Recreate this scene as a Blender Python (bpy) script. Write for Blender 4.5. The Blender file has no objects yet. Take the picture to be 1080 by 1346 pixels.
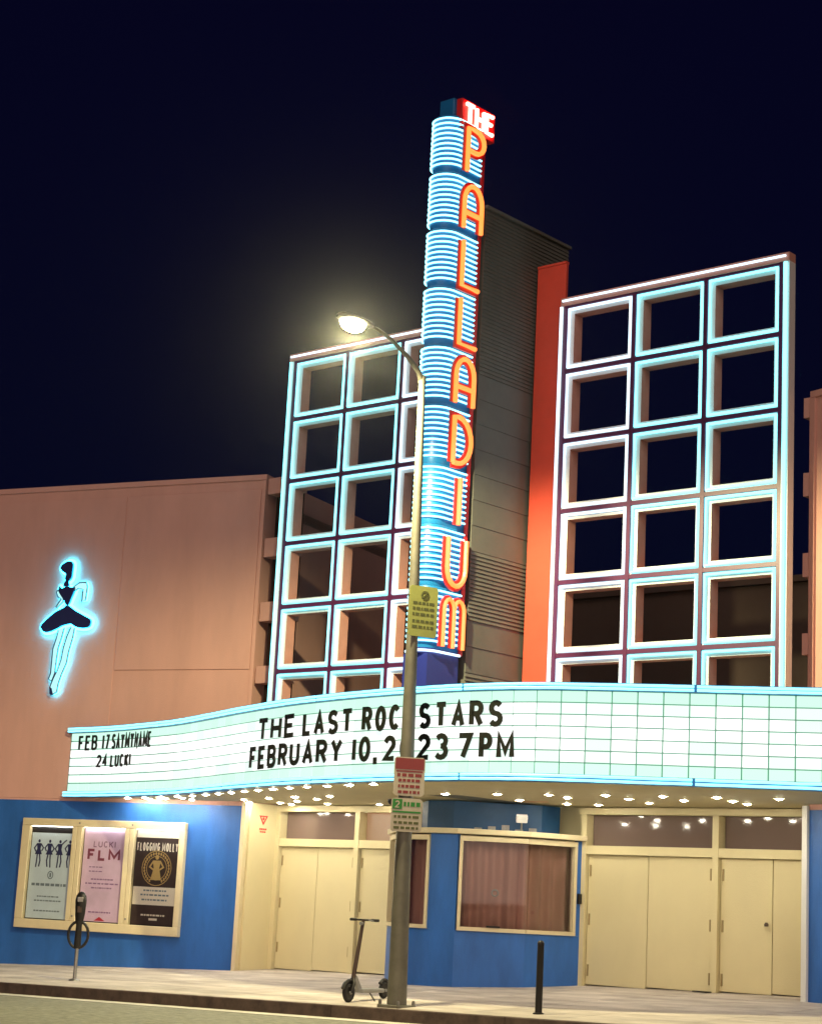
import bpy, bmesh, math, random
from mathutils import Vector, Matrix
random.seed(7)
R = math.radians
scene = bpy.context.scene
col = scene.collection

# ------------------------------------------------------------------ camera
cam_d = bpy.data.cameras.new('camera'); cam = bpy.data.objects.new('camera', cam_d); col.objects.link(cam)
cam_d.sensor_fit = 'VERTICAL'; cam_d.sensor_height = 36.0; cam_d.sensor_width = 36.0
cam_d.lens = 2464.0 / 1346.0 * 36.0
cam_d.clip_start = 0.1; cam_d.clip_end = 2000
YAW, PITCH, ROLL = R(41.05), R(11.873), R(3.0)
rt = Vector((math.cos(YAW), math.sin(YAW), 0)); fwh = Vector((-math.sin(YAW), math.cos(YAW), 0)); zz = Vector((0, 0, 1))
fwd = fwh * math.cos(PITCH) + zz * math.sin(PITCH)
upv = zz * math.cos(PITCH) - fwh * math.sin(PITCH)
r2 = rt * math.cos(ROLL) + upv * math.sin(ROLL)
u2 = upv * math.cos(ROLL) - rt * math.sin(ROLL)
cam.matrix_world = Matrix(((r2.x, u2.x, -fwd.x, 0), (r2.y, u2.y, -fwd.y, 0), (r2.z, u2.z, -fwd.z, 0), (0, 0, 0, 1)))
scene.camera = cam

# ------------------------------------------------------------------ sky, city light, exposure
world = bpy.data.worlds.new('World'); scene.world = world; world.use_nodes = True
nt = world.node_tree; nt.nodes.clear()
bg = nt.nodes.new('ShaderNodeBackground'); wo = nt.nodes.new('ShaderNodeOutputWorld')
tc = nt.nodes.new('ShaderNodeTexCoord'); sep = nt.nodes.new('ShaderNodeSeparateXYZ'); rp = nt.nodes.new('ShaderNodeValToRGB')
rp.color_ramp.elements[0].position = 0.0; rp.color_ramp.elements[0].color = (0.0010, 0.0018, 0.0095, 1)
rp.color_ramp.elements[1].position = 0.6; rp.color_ramp.elements[1].color = (0.0012, 0.0009, 0.0095, 1)
nt.links.new(tc.outputs['Generated'], sep.inputs[0]); nt.links.new(sep.outputs['Z'], rp.inputs[0])
nt.links.new(rp.outputs[0], bg.inputs['Color']); nt.links.new(bg.outputs[0], wo.inputs['Surface'])
bg.inputs['Strength'].default_value = 1.0

sun_d = bpy.data.lights.new('city_glow', 'SUN'); sun = bpy.data.objects.new('city_glow', sun_d); col.objects.link(sun)
sun_d.energy = 0.86; sun_d.angle = R(60); sun_d.color = (1.0, 0.72, 0.58)
sun.rotation_euler = Vector((-0.50, 0.75, -0.34)).to_track_quat('-Z', 'Y').to_euler()

vs = scene.view_settings
vs.view_transform = 'Standard'; vs.look = 'None'; vs.exposure = 0.32; vs.gamma = 1.0; vs.use_curve_mapping = False
cy = scene.cycles
cy.use_denoising = True; cy.max_bounces = 6; cy.diffuse_bounces = 3; cy.glossy_bounces = 3; cy.transparent_max_bounces = 8
cy.sample_clamp_indirect = 4.0; cy.caustics_reflective = False; cy.caustics_refractive = False

# ------------------------------------------------------------------ materials
MATS = {}
def mat(name, c, rough=0.6, metal=0.0, var=0.0, scale=4.0, bump=0.0, bscale=60.0, c2=None, spec=0.5, stretch=None, slabs=False):
    if name in MATS: return MATS[name]
    m = bpy.data.materials.new(name); m.use_nodes = True; t = m.node_tree; b = t.nodes['Principled BSDF']
    b.inputs['Base Color'].default_value = (*c, 1); b.inputs['Roughness'].default_value = rough; b.inputs['Metallic'].default_value = metal
    b.inputs['Specular IOR Level'].default_value = spec
    tcn = t.nodes.new('ShaderNodeNewGeometry'); src = tcn.outputs['Position']
    if stretch:
        mp = t.nodes.new('ShaderNodeMapping'); mp.inputs['Scale'].default_value = stretch
        t.links.new(src, mp.inputs['Vector']); src = mp.outputs[0]
    if var or c2:
        n = t.nodes.new('ShaderNodeTexNoise'); n.inputs['Scale'].default_value = scale; n.inputs['Detail'].default_value = 6; n.inputs['Roughness'].default_value = 0.65
        r = t.nodes.new('ShaderNodeValToRGB')
        d = c2 if c2 else tuple(max(0, x * (1 - var)) for x in c)
        e = c if c2 else tuple(min(1, x * (1 + var * 0.6)) for x in c)
        r.color_ramp.elements[0].position = 0.33; r.color_ramp.elements[0].color = (*d, 1)
        r.color_ramp.elements[1].position = 0.68; r.color_ramp.elements[1].color = (*e, 1)
        t.links.new(src, n.inputs['Vector']); t.links.new(n.outputs['Fac'], r.inputs[0]); t.links.new(r.outputs[0], b.inputs['Base Color'])
    if slabs:
        oi = t.nodes.new('ShaderNodeObjectInfo'); mr = t.nodes.new('ShaderNodeMapRange'); mr.inputs['To Min'].default_value = .84; mr.inputs['To Max'].default_value = 1.08
        mx = t.nodes.new('ShaderNodeVectorMath'); mx.operation = 'SCALE'
        t.links.new(oi.outputs['Random'], mr.inputs['Value']); t.links.new(r.outputs[0], mx.inputs[0]); t.links.new(mr.outputs[0], mx.inputs['Scale']); t.links.new(mx.outputs[0], b.inputs['Base Color'])
    if var:
        nr = t.nodes.new('ShaderNodeTexNoise'); nr.inputs['Scale'].default_value = 9; nr.inputs['Detail'].default_value = 5
        rr = t.nodes.new('ShaderNodeMapRange'); rr.inputs['To Min'].default_value = max(.05, rough - .18); rr.inputs['To Max'].default_value = min(1, rough + .18)
        t.links.new(src, nr.inputs['Vector']); t.links.new(nr.outputs['Fac'], rr.inputs['Value']); t.links.new(rr.outputs[0], b.inputs['Roughness'])
    if bump:
        n2 = t.nodes.new('ShaderNodeTexNoise'); n2.inputs['Scale'].default_value = bscale; n2.inputs['Detail'].default_value = 4
        bp = t.nodes.new('ShaderNodeBump'); bp.inputs['Strength'].default_value = bump; bp.inputs['Distance'].default_value = 0.02
        t.links.new(tcn.outputs['Position'], n2.inputs['Vector']); t.links.new(n2.outputs['Fac'], bp.inputs['Height']); t.links.new(bp.outputs[0], b.inputs['Normal'])
    MATS[name] = m; return m
def emis(name, c, s, base=(0.08, 0.08, 0.08), vary=0.0):
    if name in MATS: return MATS[name]
    m = bpy.data.materials.new(name); m.use_nodes = True; t = m.node_tree; b = t.nodes['Principled BSDF']
    b.inputs['Base Color'].default_value = (*base, 1); b.inputs['Roughness'].default_value = 0.4
    b.inputs['Emission Color'].default_value = (*c, 1); b.inputs['Emission Strength'].default_value = s
    if vary:
        oi = t.nodes.new('ShaderNodeObjectInfo'); mr = t.nodes.new('ShaderNodeMapRange')
        mr.inputs['To Min'].default_value = s * (1 - vary); mr.inputs['To Max'].default_value = s * (1 + vary)
        t.links.new(oi.outputs['Random'], mr.inputs['Value']); t.links.new(mr.outputs[0], b.inputs['Emission Strength'])
    MATS[name] = m; return m
def glass(name, tint, k=0.25, rough=0.02):
    if name in MATS: return MATS[name]
    m = bpy.data.materials.new(name); m.use_nodes = True; t = m.node_tree; t.nodes.clear()
    o = t.nodes.new('ShaderNodeOutputMaterial'); mx = t.nodes.new('ShaderNodeMixShader'); tr = t.nodes.new('ShaderNodeBsdfTransparent'); gl = t.nodes.new('ShaderNodeBsdfGlossy'); fr = t.nodes.new('ShaderNodeLayerWeight')
    tr.inputs[0].default_value = (*tint, 1); gl.inputs['Roughness'].default_value = rough; gl.inputs[0].default_value = (1, 1, 1, 1)
    fr.inputs['Blend'].default_value = k
    t.links.new(fr.outputs['Fresnel'], mx.inputs[0]); t.links.new(tr.outputs[0], mx.inputs[1]); t.links.new(gl.outputs[0], mx.inputs[2]); t.links.new(mx.outputs[0], o.inputs['Surface'])
    MATS[name] = m; return m

M_ASPH = mat('asphalt', (0.24, 0.235, 0.18), 0.75, var=0.5, scale=11, bump=0.9, bscale=60, stretch=(0.6, 1.3, 1))
M_CONC = mat('concrete', (0.50, 0.44, 0.40), 0.8, var=0.36, scale=1.7, bump=0.25, bscale=70, stretch=(0.5, 1.4, 1), slabs=True)
M_GUTT = mat('gutter_concrete', (0.60, 0.57, 0.50), 0.8, var=0.25, scale=3, bump=0.2)
M_CURB = mat('kerb_paint', (0.035, 0.018, 0.018), 0.7, c2=(0.10, 0.065, 0.055), scale=4, bump=0.4)
M_CURBT = mat('kerb_top', (0.42, 0.36, 0.33), 0.8, var=0.3, scale=5, bump=0.2)
M_GRND = mat('earth', (0.06, 0.055, 0.05), 0.9)
M_PINK = mat('pink_stucco', (0.70, 0.395, 0.335), 0.85, var=0.09, scale=1.1, bump=0.35, bscale=90, stretch=(1.2, 1.2, .35))
M_BLUE = mat('blue_paint', (0.030, 0.145, 0.50), 0.45, var=0.22, scale=1.6, bump=0.25, bscale=70, stretch=(1.3, 1.3, .4))
M_YEL = mat('cream_door_paint', (0.70, 0.61, 0.36), 0.5, var=0.06, scale=1.0, bump=0.18, stretch=(1, 1, .5))
M_CREAM = mat('cream_trim', (0.72, 0.62, 0.40), 0.45, var=0.06, scale=3)
M_HINGE = mat('aged_brass', (0.36, 0.27, 0.13), 0.45, metal=0.5)
M_SOFF = mat('soffit_plaster', (0.55, 0.49, 0.30), 0.7, var=0.06, scale=2)
M_WHITE = mat('white_enamel', (0.78, 0.78, 0.76), 0.4)
M_LINER = mat('salmon_liner', (0.62, 0.30, 0.23), 0.6, var=0.1, scale=3)
M_PURP = mat('plum_bar', (0.10, 0.018, 0.075), 0.4)
M_RED = mat('red_plaster', (0.80, 0.095, 0.055), 0.6, var=0.10, scale=1.0, bump=0.1)
M_GREY = mat('grey_green_siding', (0.13, 0.135, 0.118), 0.6, var=0.15, scale=1.2)
M_HALL = mat('dark_roof_wall', (0.12, 0.085, 0.07), 0.9, var=0.1, scale=0.6)
M_GAPDK = mat('gap_dark', (0.004, 0.004, 0.005), 0.08)
M_SBLUE = mat('sign_blue', (0.012, 0.17, 0.42), 0.35)
M_SDARK = mat('sign_navy', (0.02, 0.03, 0.22), 0.4)
M_SRED = mat('sign_red', (0.75, 0.02, 0.02), 0.4)
M_BLACK = mat('black_letter', (0.010, 0.012, 0.008), 0.5)
M_SEAM = mat('panel_rail', (0.16, 0.42, 0.30), 0.5)
M_POLE = mat('pole_paint', (0.165, 0.155, 0.125), 0.5, var=0.25, scale=3, metal=0.2)
M_STEEL = mat('galvanised', (0.32, 0.31, 0.30), 0.4, metal=0.8, var=0.2, scale=8)
M_DARK = mat('dark_metal', (0.018, 0.016, 0.016), 0.45, metal=0.3)
M_RUB = mat('rubber', (0.010, 0.009, 0.010), 0.7)
M_BRNM = mat('bronze_tube', (0.07, 0.045, 0.035), 0.45, metal=0.4)
M_SILV = mat('silver_deck', (0.30, 0.30, 0.31), 0.4, metal=0.5)
M_CURT = mat('rust_curtain', (0.50, 0.25, 0.20), 0.95, var=0.06, scale=3, stretch=(1, 1, 0.05))
M_NAVY = mat('navy_cutout', (0.014, 0.020, 0.11), 0.5)
E_ROW = [emis('lit_panel_mint', (0.62, 1.0, 0.80), 0.88, vary=0.05), emis('lit_panel_pale', (0.80, 1.0, 0.89), 0.92, vary=0.08), emis('lit_panel_white', (1.0, 1.0, 0.98), 1.06, vary=0.09)]
E_CYAN = emis('neon_cyan', (0.22, 0.88, 0.98), 2.2)
E_STRIPE = emis('neon_ice', (0.32, 0.90, 1.0), 2.3)
E_TRIM = emis('neon_trim', (0.27, 0.90, 1.0), 1.7)
E_WARMN = emis('neon_pale', (0.62, 0.84, 1.0), 1.75)
E_ORNG = emis('neon_orange', (1.0, 0.19, 0.03), 2.1)
E_THE = emis('neon_red_white', (1.0, 0.14, 0.10), 13.0)
E_BULB = emis('bulb_warm', (1.0, 0.92, 0.72), 235.0)
E_LAMP = emis('street_lens', (1.0, 0.90, 0.50), 30.0)
E_AQUA = emis('neon_aqua', (0.025, 0.62, 1.0), 20.0)
E_LEG = emis('lit_limb', (0.45, 0.98, 1.0), .85)
E_ROOM = emis('lit_room', (1.0, 0.50, 0.22), 0.26)
G_PANE = glass('clear_pane', (0.98, 0.98, 0.98), 0.30)
G_CASE = glass('case_pane', (0.98, 0.98, 0.98), 0.10)
E_CASE = emis('added_case_fill', (1.0, 0.95, 0.86), 9.0)
G_MAUVE = mat('mauve_glass', (0.17, 0.12, 0.105), 0.06)

# ------------------------------------------------------------------ mesh helpers
class MB:
    def __init__(s): s.v = []; s.f = []; s.smooth = False
    def add(s, vs, fs):
        o = len(s.v); s.v += [Vector(p) for p in vs]; s.f += [tuple(i + o for i in f) for f in fs]; return s
    def box(s, x0, x1, y0, y1, z0, z1, fr=None):
        p = [(x, y, z) for x in (x0, x1) for y in (y0, y1) for z in (z0, z1)]
        if fr: p = [fr(*q) for q in p]
        return s.add(p, [(0, 1, 3, 2), (4, 6, 7, 5), (0, 4, 5, 1), (2, 3, 7, 6), (0, 2, 6, 4), (1, 5, 7, 3)])
    def prism(s, poly, w0, w1, fr):
        n = len(poly); p = [fr(a, b, w0) for a, b in poly] + [fr(a, b, w1) for a, b in poly]
        fs = [tuple(range(n))[::-1], tuple(range(n, 2 * n))] + [(i, (i + 1) % n, n + (i + 1) % n, n + i) for i in range(n)]
        return s.add(p, fs)
    def tube(s, pts, r, n=6, closed=False, cap=True):
        pts = [Vector(p) for p in pts]; N = len(pts); rr = r if isinstance(r, (list, tuple)) else [r] * N
        ring = []; prev = None
        for i in range(N):
            a = pts[(i - 1) % N] if (closed or i > 0) else pts[i]; b = pts[(i + 1) % N] if (closed or i < N - 1) else pts[i]
            t = (b - a); t = t.normalized() if t.length > 1e-9 else Vector((0, 0, 1))
            if prev is None: x = t.orthogonal().normalized()
            else:
                x = prev - t * prev.dot(t); x = x.normalized() if x.length > 1e-6 else t.orthogonal().normalized()
            prev = x; y = t.cross(x)
            k = 1.0
            if 0 < i < N - 1 or closed:
                d1 = (pts[i] - a); d2 = (b - pts[i])
                if d1.length > 1e-9 and d2.length > 1e-9: k = 1 / max(0.6, math.cos(d1.angle(d2) / 2))
            ring.append([pts[i] + (x * math.cos(2 * math.pi * j / n) + y * math.sin(2 * math.pi * j / n)) * rr[i] * (k if n < 5 else 1) for j in range(n)])
        vs = [q for g in ring for q in g]; fs = []
        for i in range(N if closed else N - 1):
            for j in range(n):
                fs.append((i * n + j, i * n + (j + 1) % n, ((i + 1) % N) * n + (j + 1) % n, ((i + 1) % N) * n + j))
        if not closed and cap: fs += [tuple(range(n))[::-1], tuple(range((N - 1) * n, N * n))]
        s.smooth = True; return s.add(vs, fs)
    def ribbon(s, pl, w, w0, w1, fr, closed=False):
        P = [Vector((a, b)) for a, b in pl]; N = len(P); L = []; Q = []
        for i in range(N):
            a = P[(i - 1) % N] if (closed or i > 0) else None; b = P[(i + 1) % N] if (closed or i < N - 1) else None
            d1 = (P[i] - a).normalized() if a is not None else None; d2 = (b - P[i]).normalized() if b is not None else None
            if d1 is None: d1 = d2
            if d2 is None: d2 = d1
            n1 = Vector((-d1.y, d1.x)); n2 = Vector((-d2.y, d2.x)); m = n1 + n2
            m = m.normalized() if m.length > 1e-6 else n1
            k = min(1.8, 1 / max(0.3, m.dot(n1)))
            e = Vector((0, 0))
            L.append(P[i] + m * w / 2 * k); Q.append(P[i] - m * w / 2 * k)
        vs = []
        for i in range(N): vs += [fr(L[i].x, L[i].y, w1), fr(Q[i].x, Q[i].y, w1), fr(Q[i].x, Q[i].y, w0), fr(L[i].x, L[i].y, w0)]
        fs = []
        for i in range(N if closed else N - 1):
            j = (i + 1) % N
            for k in range(4): fs.append((i * 4 + k, i * 4 + (k + 1) % 4, j * 4 + (k + 1) % 4, j * 4 + k))
        if not closed: fs += [(0, 3, 2, 1), ((N - 1) * 4, (N - 1) * 4 + 1, (N - 1) * 4 + 2, (N - 1) * 4 + 3)]
        return s.add(vs, fs)
    def lathe(s, prof, c, n=16):
        c = Vector(c); vs = []; fs = []
        for r, z in prof: vs += [c + Vector((r * math.cos(2 * math.pi * j / n), r * math.sin(2 * math.pi * j / n), z)) for j in range(n)]
        for i in range(len(prof) - 1):
            for j in range(n): fs.append((i * n + j, i * n + (j + 1) % n, (i + 1) * n + (j + 1) % n, (i + 1) * n + j))
        fs += [tuple(range(n))[::-1], tuple(range((len(prof) - 1) * n, len(prof) * n))]
        s.smooth = True; return s.add(vs, fs)
    def mesh(s, name, m, off=Vector((0, 0, 0))):
        me = bpy.data.meshes.new(name); me.from_pydata([v - off for v in s.v], [], s.f)
        bm = bmesh.new(); bm.from_mesh(me); bmesh.ops.recalc_face_normals(bm, faces=bm.faces); bm.to_mesh(me); bm.free()
        if s.smooth:
            for p in me.polygons: p.use_smooth = True
            try: me.set_sharp_from_angle(angle=R(50))
            except Exception: pass
        me.materials.append(m); return me
def wloc(o):
    v = Vector((0, 0, 0))
    while o: v += o.location; o = o.parent
    return v
def obj(name, mb, m, parent=None, loc=None, bevel=0):
    """one mesh object; the shapes in mb are in world metres"""
    base = Vector(loc) if loc is not None else (wloc(parent) if parent else Vector((0, 0, 0)))
    o = bpy.data.objects.new(name, mb.mesh(name, m, base)); col.objects.link(o)
    if parent: o.parent = parent; o.location = base - wloc(parent)
    else: o.location = base
    if bevel:
        bv = o.modifiers.new('bevel', 'BEVEL'); bv.width = bevel; bv.segments = 2; bv.limit_method = 'ANGLE'
    return o
def link_copy(name, me, parent, loc, rz=0):
    o = bpy.data.objects.new(name, me); col.objects.link(o); o.parent = parent
    o.location = Vector(loc) - (wloc(parent) if parent else Vector((0, 0, 0))); o.rotation_euler.z = rz; return o
def tag(o, label=None, cat=None, group=None, kind=None):
    if label: o['label'] = label
    if cat: o['category'] = cat
    if group: o['group'] = group
    if kind: o['kind'] = kind
    return o
def thing(name, loc, label, cat, group=None):
    o = bpy.data.objects.new(name, None); col.objects.link(o); o.location = loc; o.empty_display_size = 0.2
    return tag(o, label, cat, group)
def frame(o, ex, ez=(0, 0, 1), en=None):
    o = Vector(o); ex = Vector(ex).normalized(); ez = Vector(ez).normalized(); en = Vector(en) if en else ex.cross(ez)
    return lambda u, v, w=0.0: o + ex * u + ez * v + en * w       # u right, v up, w out of the face
def arc(cx, cy, rx, ry, a0, a1, n=8):
    return [(cx + rx * math.cos(R(a0 + (a1 - a0) * i / n)), cy + ry * math.sin(R(a0 + (a1 - a0) * i / n))) for i in range(n + 1)]

def STUFF(*a):
    o = obj(*a); o['kind'] = 'stuff'; return o
# stroke letters in a box 0..1 wide, 0..1 high
GL = {
 'A': [[(0, 0), (.5, 1), (1, 0)], [(.2, .33), (.8, .33)]], 'B': [[(0, 0), (0, 1), (.6, 1)] + arc(.6, .76, .36, .24, 90, -90)[1:] + [(.0, .52)], [(.6, .52)] + arc(.6, .26, .4, .26, 90, -90)[1:] + [(0, 0)]],
 'C': [arc(.5, .5, .5, .5, 45, 315, 14)], 'D': [[(0, 0), (0, 1), (.45, 1)] + arc(.45, .5, .55, .5, 90, -90, 10)[1:] + [(0, 0)]],
 'E': [[(1, 1), (0, 1), (0, 0), (1, 0)], [(0, .52), (.8, .52)]], 'F': [[(1, 1), (0, 1), (0, 0)], [(0, .52), (.8, .52)]],
 'G': [arc(.5, .5, .5, .5, 45, 340, 14) + [(.98, .48), (.55, .48)]], 'H': [[(0, 0), (0, 1)], [(1, 0), (1, 1)], [(0, .5), (1, .5)]], 'I': [[(.5, 0), (.5, 1)]],
 'K': [[(0, 0), (0, 1)], [(1, 1), (.05, .45)], [(.3, .6), (1, 0)]], 'L': [[(0, 1), (0, 0), (1, 0)]], 'M': [[(0, 0), (0, 1), (.5, .25), (1, 1), (1, 0)]], 'N': [[(0, 0), (0, 1), (1, 0), (1, 1)]],
 'O': [arc(.5, .5, .5, .5, 90, 450, 18)], 'P': [[(0, 0), (0, 1), (.55, 1)] + arc(.55, .73, .45, .27, 90, -90)[1:] + [(0, .46)]],
 'R': [[(0, 0), (0, 1), (.55, 1)] + arc(.55, .75, .43, .25, 90, -90)[1:] + [(0, .5)], [(.5, .5), (1, 0)]],
 'S': [arc(.5, .75, .46, .25, 30, 270, 9) + arc(.5, .25, .48, .25, 90, -150, 9)[1:]], 'T': [[(0, 1), (1, 1)], [(.5, 1), (.5, 0)]],
 'U': [[(0, 1), (0, .3)] + arc(.5, .3, .5, .3, 180, 360, 8)[1:] + [(1, 1)]], 'V': [[(0, 1), (.5, 0), (1, 1)]], 'Y': [[(0, 1), (.5, .5), (1, 1)], [(.5, .5), (.5, 0)]],
 '0': [arc(.5, .5, .5, .5, 90, 450, 18)], '1': [[(.5, 0), (.5, 1)]], '2': [arc(.5, .72, .48, .28, 165, -30, 8) + [(0, 0), (1, 0)]],
 '3': [arc(.48, .75, .46, .25, 150, -90, 8), arc(.48, .25, .5, .27, 90, -150, 8)], '4': [[(.75, 0), (.75, 1), (0, .3), (1, .3)]], '7': [[(0, 1), (1, 1), (.35, 0)]], ',': [[(.6, .10), (.1, -.24)]], '-': [[(0, .5), (1, .5)]],
}
NARROW = {'I': 0.25, '1': 0.25, ',': 0.25, ' ': 0.55, '-': .6, 'M': 1.3, 'L': .85, 'F': .85, 'E': .88}
def text_layout(txt, width, gap):
    ws = [NARROW.get(c, 1.0) for c in txt]; tot = sum(ws) + gap * (len(txt) - 1); k = width / tot; x = 0; out = []
    for c, w in zip(txt, ws):
        if c != ' ': out.append((c, x * k, w * k))
        x += w + gap
    return out
def glyph(mb, c, x, y, w, h, sw, w0, w1, fr):
    for i, pl in enumerate(GL[c]):
        q = [((x + (sw / 2 if c not in 'I1' else 0) + a * (w - (sw if c not in 'I1' else 0))), y + sw / 2 + b * (h - sw)) for a, b in pl]
        closed = c in 'O0'
        mb.ribbon(q[:-1] if closed else q, sw, w0, w1 + i * 0.0012, fr, closed)
def flat_text(mb, txt, x, y, width, h, sw, w0, w1, fr, gap=0.3):
    for c, dx, w in text_layout(txt, width, gap): glyph(mb, c, x + dx, y, w, h, sw, w0, w1, fr)
def text_parts(txt, x, y, width, h, sw, w0, w1, fr, m, parent, gap=0.3):
    for c, dx, w in text_layout(txt, width, gap):
        g = MB(); glyph(g, c, x + dx, y, w, h, sw, w0, w1, fr); obj('letter', g, m, parent)
def dashes(mb, x, y, width, h, w0, w1, fr, n=9, seed=0):
    rnd = random.Random(seed); ws = [rnd.uniform(.5, 1.6) for _ in range(n)]; k = width / (sum(ws) + .35 * (n - 1)); p = x
    for a in ws: mb.box(p, p + a * k, y, y + h, w0, w1, fr); p += (a + .35) * k

# ------------------------------------------------------------------ ground
GA, GB, GC = -1.8685, 0.022701, 0.046303
gz = lambda x, y: GA + GB * x + GC * y
KERB = 19.55
def sheet(name, x0, x1, y0, y1, dz, m, flat_y=None, nx=1, label=None):
    mb = MB(); f = lambda x, y: (x, y, (gz(x, flat_y if flat_y is not None else y) + dz))
    mb.add([f(x0, y0), f(x1, y0), f(x1, y1), f(x0, y1)], [(0, 1, 2, 3)])
    return tag(obj(name, mb, m), label or name, kind='structure')
sheet('ground', -260, 200, -120, 320, -0.75, M_GRND, flat_y=KERB, label='dark ground around the building')
sheet('road', -260, 200, -60, KERB - 0.50, -0.17, M_ASPH, flat_y=KERB, label='asphalt road in front of the kerb')
sheet('gutter', -260, 200, KERB - 0.50, KERB, -0.166, M_GUTT, flat_y=KERB, label='pale concrete gutter strip below the kerb')
kerb = MB(); kerb = tag(thing('curb', (0, KERB, 0), None, None), 'dark painted kerb along the road', kind='structure')
kx0 = -60.0; k0 = MB(); L = 2.99
k0.add([(0, 0, -.3), (L, 0, -.3 + GB * L), (L, 0, GB * L - .012), (0, 0, -.012), (0, .16, -.3), (L, .16, -.3 + GB * L), (L, .16, GB * L + .004), (0, .16, .004), (0, .012, 0.003), (L, .012, GB * L + 0.003)],
       [(0, 1, 2, 3), (3, 2, 9, 8), (8, 9, 6, 7), (7, 6, 5, 4), (0, 3, 8, 7, 4), (1, 5, 6, 9, 2)])
kme = k0.mesh('curb_stone', M_CURB); kme.materials.append(M_CURBT)
for p in kme.polygons:
    if abs(p.normal.z) > 0.9: p.material_index = 1
for i in range(22):
    x = kx0 + 3 * i; link_copy('curb_stone', kme, kerb, (x, KERB, gz(x, KERB)))
walk = tag(thing('sidewalk', (0, KERB, 0), None, None), 'pale concrete sidewalk in front of the theatre', kind='structure')
sl = MB(); W, D = 1.53, 1.53; c = 0.010
f = lambda x, y, dz: (x, y, GB * x + GC * y + dz)
sl.add([f(0, 0, -.1), f(W, 0, -.1), f(W, D, -.1), f(0, D, -.1), f(0, 0, -.008), f(W, 0, -.008), f(W, D, -.008), f(0, D, -.008), f(c, c, 0), f(W - c, c, 0), f(W - c, D - c, 0), f(c, D - c, 0)],
       [(0, 1, 5, 4), (1, 2, 6, 5), (2, 3, 7, 6), (3, 0, 4, 7), (4, 5, 9, 8), (5, 6, 10, 9), (6, 7, 11, 10), (7, 4, 8, 11), (8, 9, 10, 11)])
sme = sl.mesh('slab', M_CONC)
for i in range(29):
    for j in range(4):
        x = -42 + 1.54 * i; y = KERB + 0.165 + 1.54 * j
        link_copy('slab', sme, walk, (x, y, gz(x, y) + random.uniform(-.002, .002)))

# ------------------------------------------------------------------ building mass
ZS = 1.73       # underside of the marquee
ZT = 3.07
YD = 25.4       # door wall
CL = Vector((-25.1, 24.6, 0)); A15 = R(15.4); UL = Vector((math.cos(A15), math.sin(A15), 0)); NL = Vector((math.sin(A15), -math.cos(A15), 0))
FL = frame(CL, UL, en=NL)                       # u runs right along the wing wall, 0 at its corner
CR = Vector((-13.5, 24.6, 0)); UR = Vector((math.cos(A15), -math.sin(A15), 0)); NR = Vector((-math.sin(A15), -math.cos(A15), 0))
FR = frame(CR, UR, en=NR)
hall = thing('theater_hall', (-19, 30, -1.2), 'dark auditorium block behind the neon grid screens', 'building')
obj('wall', MB().box(-45, 8, 30.3, 60, -3, 6.2), M_HALL, hall)
obj('roof_edge', MB().box(-45.1, 8.1, 30.2, 60.1, 6.2, 6.32), M_HALL, hall)
b = MB().box(-25.0, -13.6, 26.2, 30.3, 2.9, 3.0); obj('low_roof', b, M_HALL, hall)
b = MB()
for x in (-16.9, -15.4): b.box(x, x + .5, 29.2, 30.0, 3.0, 3.9)
obj('roof_box', b, M_HALL, hall)
obj('roof_lamp', MB().lathe([(.05, 0), (.07, .05), (.05, .12), (.01, .15)], (-17.1, 29.0, 3.78), 8), E_CYAN, hall)

def wing(name, fr, side, label, u0, u1, ln):
    o = fr(0, 0); w = thing(name, (o.x, o.y, -1.25), label, 'building', 'wings of the theatre')
    a, b_ = sorted((u0, u1))
    obj('upper_wall', MB().box(a, b_, 1.66, 7.85, -.4, 0, fr), M_PINK, w)
    obj('parapet', MB().box(a, b_, 7.85, 7.95, -.45, .03, fr), M_PINK, w)
    obj('lower_wall', MB().box(a, b_, -2.4, 1.66, -.4, .012, fr), M_BLUE, w)
    s = 1 if side == 'l' else -1
    x0, x1 = (-.4, 0) if side == 'l' else (0, .4)
    obj('side_wall', MB().box(x0, x1, 1.66, 7.93, -ln, -.402, fr), M_PINK, w)
    obj('roof', MB().box(a, b_, 7.3, 7.5, -ln, -.45, fr), M_HALL, w)
    obj('back_wall', MB().box(a, b_, -2, 7.6, -ln - .3, -ln, fr), M_HALL, w)
    return w
wl = wing('wing_building', FL, 'l', 'pink stucco wing with blue base and glowing dancer sign', -16, 0, 9)
wr = wing('wing_building', FR, 'r', 'pink stucco wing beyond the clear grid screen, cut off by the right edge', 0, 12, 9)
# panel seam on the left wing, edge pier, corner trim
obj('wall_panel', MB().box(-3.13, -.10, 4.2, 7.66, 0, .022, FL), M_PINK, wl, bevel=.008)
obj('wall_panel', MB().box(-16, -3.16, 1.7, 7.66, 0, .010, FL), M_PINK, wl, bevel=.004)
obj('wall_pier', MB().box(-.075, .0, 1.68, 7.84, 0.0, .04, FL), M_PINK, wl)
obj('corner_trim', MB().box(-.035, .05, -2.2, 1.72, -.42, .05, FL), M_CREAM, wl)
obj('wall_pier', MB().box(.0, .10, 3.0, 7.84, 0.0, .04, FR), M_PINK, wr)
obj('corner_trim', MB().box(-.07, .03, -2.2, ZS - .01, .013, .06, FR), M_WHITE, wr)
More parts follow.
